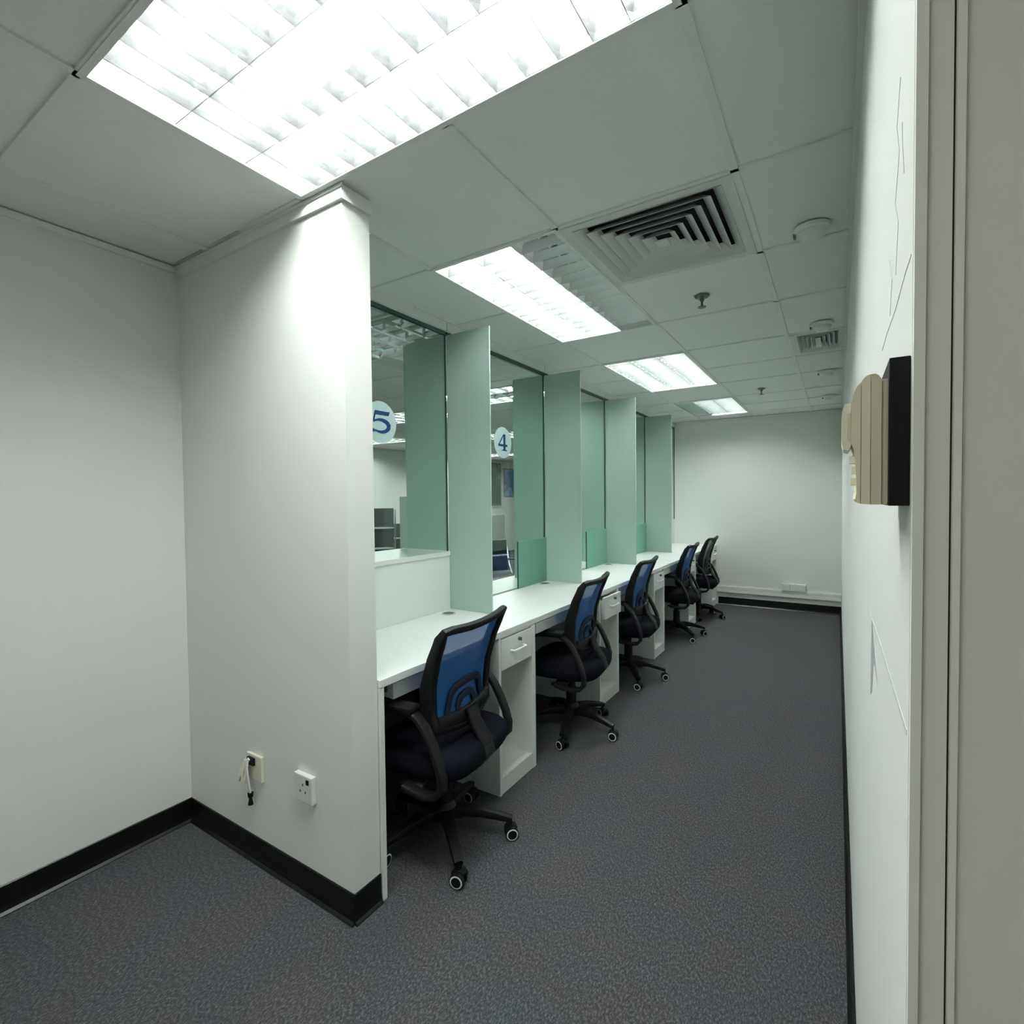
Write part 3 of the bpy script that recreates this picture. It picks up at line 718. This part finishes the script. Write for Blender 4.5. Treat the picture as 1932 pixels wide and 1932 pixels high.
obj('cable', bm, 'white', t, smooth=True)
bm = bmesh.new(); cyl(bm, (-.010, -.022, -.055), .009, .011, .016, 'z', 14); cyl(bm, (-.010, -.022, -.078), .010, .005, .028, 'z', 14)
obj('plug', bm, 'blackp', t, smooth=True)
t = thing('power_socket', 'white wall power socket with a small red-black indicator near the counter end', 'socket', (-1.571, YF, .343))
obj('faceplate', B(-.049, .049, -.020, -.0005, 0, .096, bev=.004), 'white', t)
t['label'] = 'white square wall power socket nearer the counter'
obj('switch', B(.022, .034, -.024, -.020, .070, .086, bev=.001), 'blackp', t)
for dx, dz in ((0, .062), (-.014, .038), (.014, .038)): obj('pin_slot', B(dx-.003, dx+.003, -.0206, -.0198, dz-.004, dz+.004), 'grom', t)
# trunking along the far wall
t = thing('cable_trunking', 'pale grey cable trunking along the foot of the far wall', 'trunking', (-.62, YFAR, .165))
obj('lower_channel', B(-.69, .66, -.028, -.0005, .0, .042, bev=.002), 'greyl', t)
obj('upper_channel', B(-.69, .66, -.020, -.0005, .046, .078, bev=.002), 'frame', t)
t = thing('double_socket', 'pale double power socket on the trunking of the far wall', 'socket', (-.44, YFAR, .243))
obj('faceplate', B(-.125, -.042, -.036, -.0005, 0, .085, bev=.003), 'frame', t)
obj('faceplate', B(-.040, .125, -.034, -.0005, 0, .085, bev=.003), 'frame', t)
for dx in (-.084, .0, .08): obj('switch', B(dx-.006, dx+.006, -.040, -.034, .055, .072, bev=.001), 'white', t)

# ------------------------------------------------------------------ intercom on the right wall
t = thing('intercom_phone', 'cream wall intercom handset on a black box by the door frame', 'intercom', (XR, .475, 1.387))
obj('back_box', B(-.0128, -.0002, .0, .085, 0, .110, bev=.0006), 'blackp', t)
obj('base_plate', B(-.0172, -.0128, .004, .082, .001, .096, bev=.0015), 'creamd', t)
def plate(n, pts, y0, y1, m):
    bm = bmesh.new(); prism(bm, pts, 'y', y0, y1); obj(n, bm, m, t)
plate('housing', [(-.0172, .001), (-.0172, .095), (-.019, .0985), (-.021, .1), (-.0238, .1), (-.0236, .001)], .002, .080, 'creamd')
plate('housing', [(-.0240, .001), (-.0240, .100), (-.0255, .0998), (-.0275, .0985), (-.0298, .0955), (-.0298, .0015)], .0025, .079, 'cream')
plate('housing_cover', [(-.0301, .0015), (-.0301, .095), (-.033, .0915), (-.035, .086), (-.0362, .0785), (-.0366, .049), (-.0345, .0435), (-.0335, .036), (-.0325, .010), (-.0335, .005), (-.032, .0025)], .003, .078, 'cream')
plate('receiver', [(-.0364, .046), (-.0364, .080), (-.0405, .0795), (-.0418, .076), (-.0424, .072), (-.0424, .049), (-.0412, .0445), (-.038, .043)], .006, .046, 'creaml')
plate('receiver_grip', [(-.0367, .05), (-.0367, .072), (-.0385, .072), (-.0388, .052)], .0045, .006, 'creamd')
for z, d in ((.036, .0385), (.028, .0370), (.019, .0375)): obj('button', B(-d+.001, -.0325, .012, .022, z-.003, z+.003, bev=.0006), 'creaml', t)

# ------------------------------------------------------------------ door frame at the right edge
def board(name, xb0, xb1, xt0, xt1, y0, y1, m, lab, cat='trim'):
    bm = bmesh.new(); prism(bm, [(xb0, 0), (xb1, 0), (xt1, H), (xt0, H)], 'y', y0, y1)
    return struct(name, bm, m, lab, cat)
board('trim_5', .0452, .0494, .0452, .0531, .4625, .4700, 'greyl', 'narrow pale bead at the corner of the right wall')
board('trim_6', .0495, .066, .0532, .066, .4665, .4700, 'grey', 'flat grey door jamb board')
board('trim_7', .0661, .0672, .0661, .0672, .4690, .4700, 'dark', 'dark gap beside the door jamb')
board('trim_8', .0673, .0693, .0673, .0731, .4610, .4700, 'greyl', 'pale vertical bead beside the dark gap')
d = bpy.data.objects.new('door_1', None); COL.objects.link(d); d['kind'] = 'structure'; tag(d, 'flat warm grey door panel filling the right edge', 'door')
bm = bmesh.new(); prism(bm, [(.0694, 0), (XO, 0), (XO, H), (.0732, H)], 'y', .4650, .4700); obj('panel', bm, 'grey', d)
bm = bmesh.new(); prism(bm, [(.0700, 1.060), (.0712, 1.0585), (.0716, 1.0565), (.0704, 1.0568), (.0706, 1.0535), (.0698, 1.0535)], 'y', .4646, .4650); obj('chip_mark', bm, 'scuff', d)
# marks on the right wall
def mark(pts, h, m='pen'):
    bm = bmesh.new(); P = [(y, z, h) for y, z in pts]
    n = len(P)
    L, R = [], []
    for i in range(n):
        a = P[max(i-1, 0)]; b = P[min(i+1, n-1)]; dx, dy = b[0]-a[0], b[1]-a[1]; l = math.hypot(dx, dy) or 1
        L.append((P[i][0]-dy/l*h, P[i][1]+dx/l*h)); R.append((P[i][0]+dy/l*h, P[i][1]-dx/l*h))
    for i in range(n-1): prism(bm, [L[i], L[i+1], R[i+1], R[i]], 'x', -.0004, 0)
    obj('wall_mark', bm, m, wr, loc=(XR, 0, 0))
mark([(.479, 1.571), (.52, 1.572), (.60, 1.568), (.70, 1.572), (.767, 1.570)], .0006)
mark([(.535, 1.66), (.548, 1.69), (.552, 1.71)], .0010)
mark([(.60, 1.60), (.58, 1.64), (.61, 1.67), (.575, 1.70), (.60, 1.735), (.57, 1.76)], .0006)
mark([(.66, 1.58), (.64, 1.61), (.67, 1.64)], .0006)
mark([(1.02, 1.205), (.80, 1.212), (.62, 1.214), (.48, 1.216)], .0022, 'white')
bm = bmesh.new(); prism(bm, [(.945, 1.212), (.905, 1.200), (.86, 1.175), (.80, 1.148), (.87, 1.158), (.90, 1.150), (.93, 1.10), (.965, 1.085)], 'x', -.0004, 0)
obj('scuff_patch', bm, 'scuff', wr, loc=(XR, 0, 0))

# ------------------------------------------------------------------ the public hall
t = thing('framed_portrait', 'tall dark framed picture on the hall wall below the number 4', 'picture', (HX+.002, 10.85, 1.80))
obj('frame', B(0, .03, -.40, .40, -.60, .56, bev=.004), 'paperw', t); obj('border', B(.03, .034, -.37, .37, -.57, .53), 'grom', t); obj('print', B(.034, .037, -.33, .33, -.53, .49), 'post1', t)
t = thing('blue_poster', 'blue landscape poster on the hall wall right of the dark picture', 'poster', (HX+.002, 11.75, 1.83))
obj('backing', B(0, .015, -.36, .36, -.38, .38, bev=.002), 'grom', t); obj('print', B(.015, .018, -.34, .34, -.36, .36), 'post2', t)
tag(obj('grey_board', B(HX+.002, HX+.02, 10.7, 11.4, .35, .98, bev=.003), 'matg'), 'plain grey board low on the hall wall under the pictures', 'board')
def waiting_chair(loc, rz, hi, label, group='hall waiting chairs'):
    t = thing('waiting_chair', label, 'chair', loc, rz, group)
    w = .27
    zt = hi
    bm = bmesh.new(); prism(bm, [(-.24, .40), (.22, .385), (.24, .42), (.22, .45), (-.20, .455), (-.25, .44)], 'y', -w, w); obj('seat', bm, 'navy', t)
    n = 3 if hi > 1 else 2; z0 = .47; dz = (zt-z0)/n
    for k in range(n):
        a = z0+dz*k; x = .20+.10*(a-.47); x2 = .20+.10*(a+dz-.47)
        bm = bmesh.new(); prism(bm, [(x, a+.012), (x2, a+dz-.012), (x2+.035, a+dz-.012), (x+.035, a+.012)], 'y', -w, w)
        obj('back_pad', bm, 'charc' if (k == n-1 and hi > 1) else 'navy', t)
        if k: obj('chrome_bar', B(x-.004, x+.04, -w, w, a-.006, a+.006), 'chrome', t)
    for s in (-1, 1):
        bm = bmesh.new(); sweep(bm, [(.30, s*(w+.02), zt-.03), (.22, s*(w+.02), .55), (.10, s*(w+.02), .40), (.16, s*(w+.02), .12), (.26, s*(w+.02), .012)], rrect(.035, .02, .005, 2), up=(0, 1, 0))
        obj('leg', bm, 'chrome', t, smooth=True)
        bm = bmesh.new(); sweep(bm, [(.10, s*(w+.02), .40), (-.12, s*(w+.02), .14), (-.24, s*(w+.02), .012)], rrect(.035, .02, .005, 2), up=(0, 1, 0))
        obj('leg', bm, 'chrome', t, smooth=True)
        bm = bmesh.new(); sweep(bm, [(.22, s*(w+.02), .62), (.0, s*(w+.02), .64), (-.2, s*(w+.02), .62)], rrect(.03, .02, .005, 2), up=(0, 0, 1)); obj('armrest', bm, 'chrome', t, smooth=True)
    return t
waiting_chair((-3.55, 5.20, 0), math.radians(150), .88, 'black and chrome waiting chair behind the number 4 screen')
waiting_chair((-5.47, 4.97, 0), math.radians(-40), 1.30, 'tall-backed dark waiting chair behind the number 5 screen')
waiting_chair((-6.55, 6.75, 0), math.radians(-40), 1.0, 'low dark waiting chair farther back behind the number 5 screen')
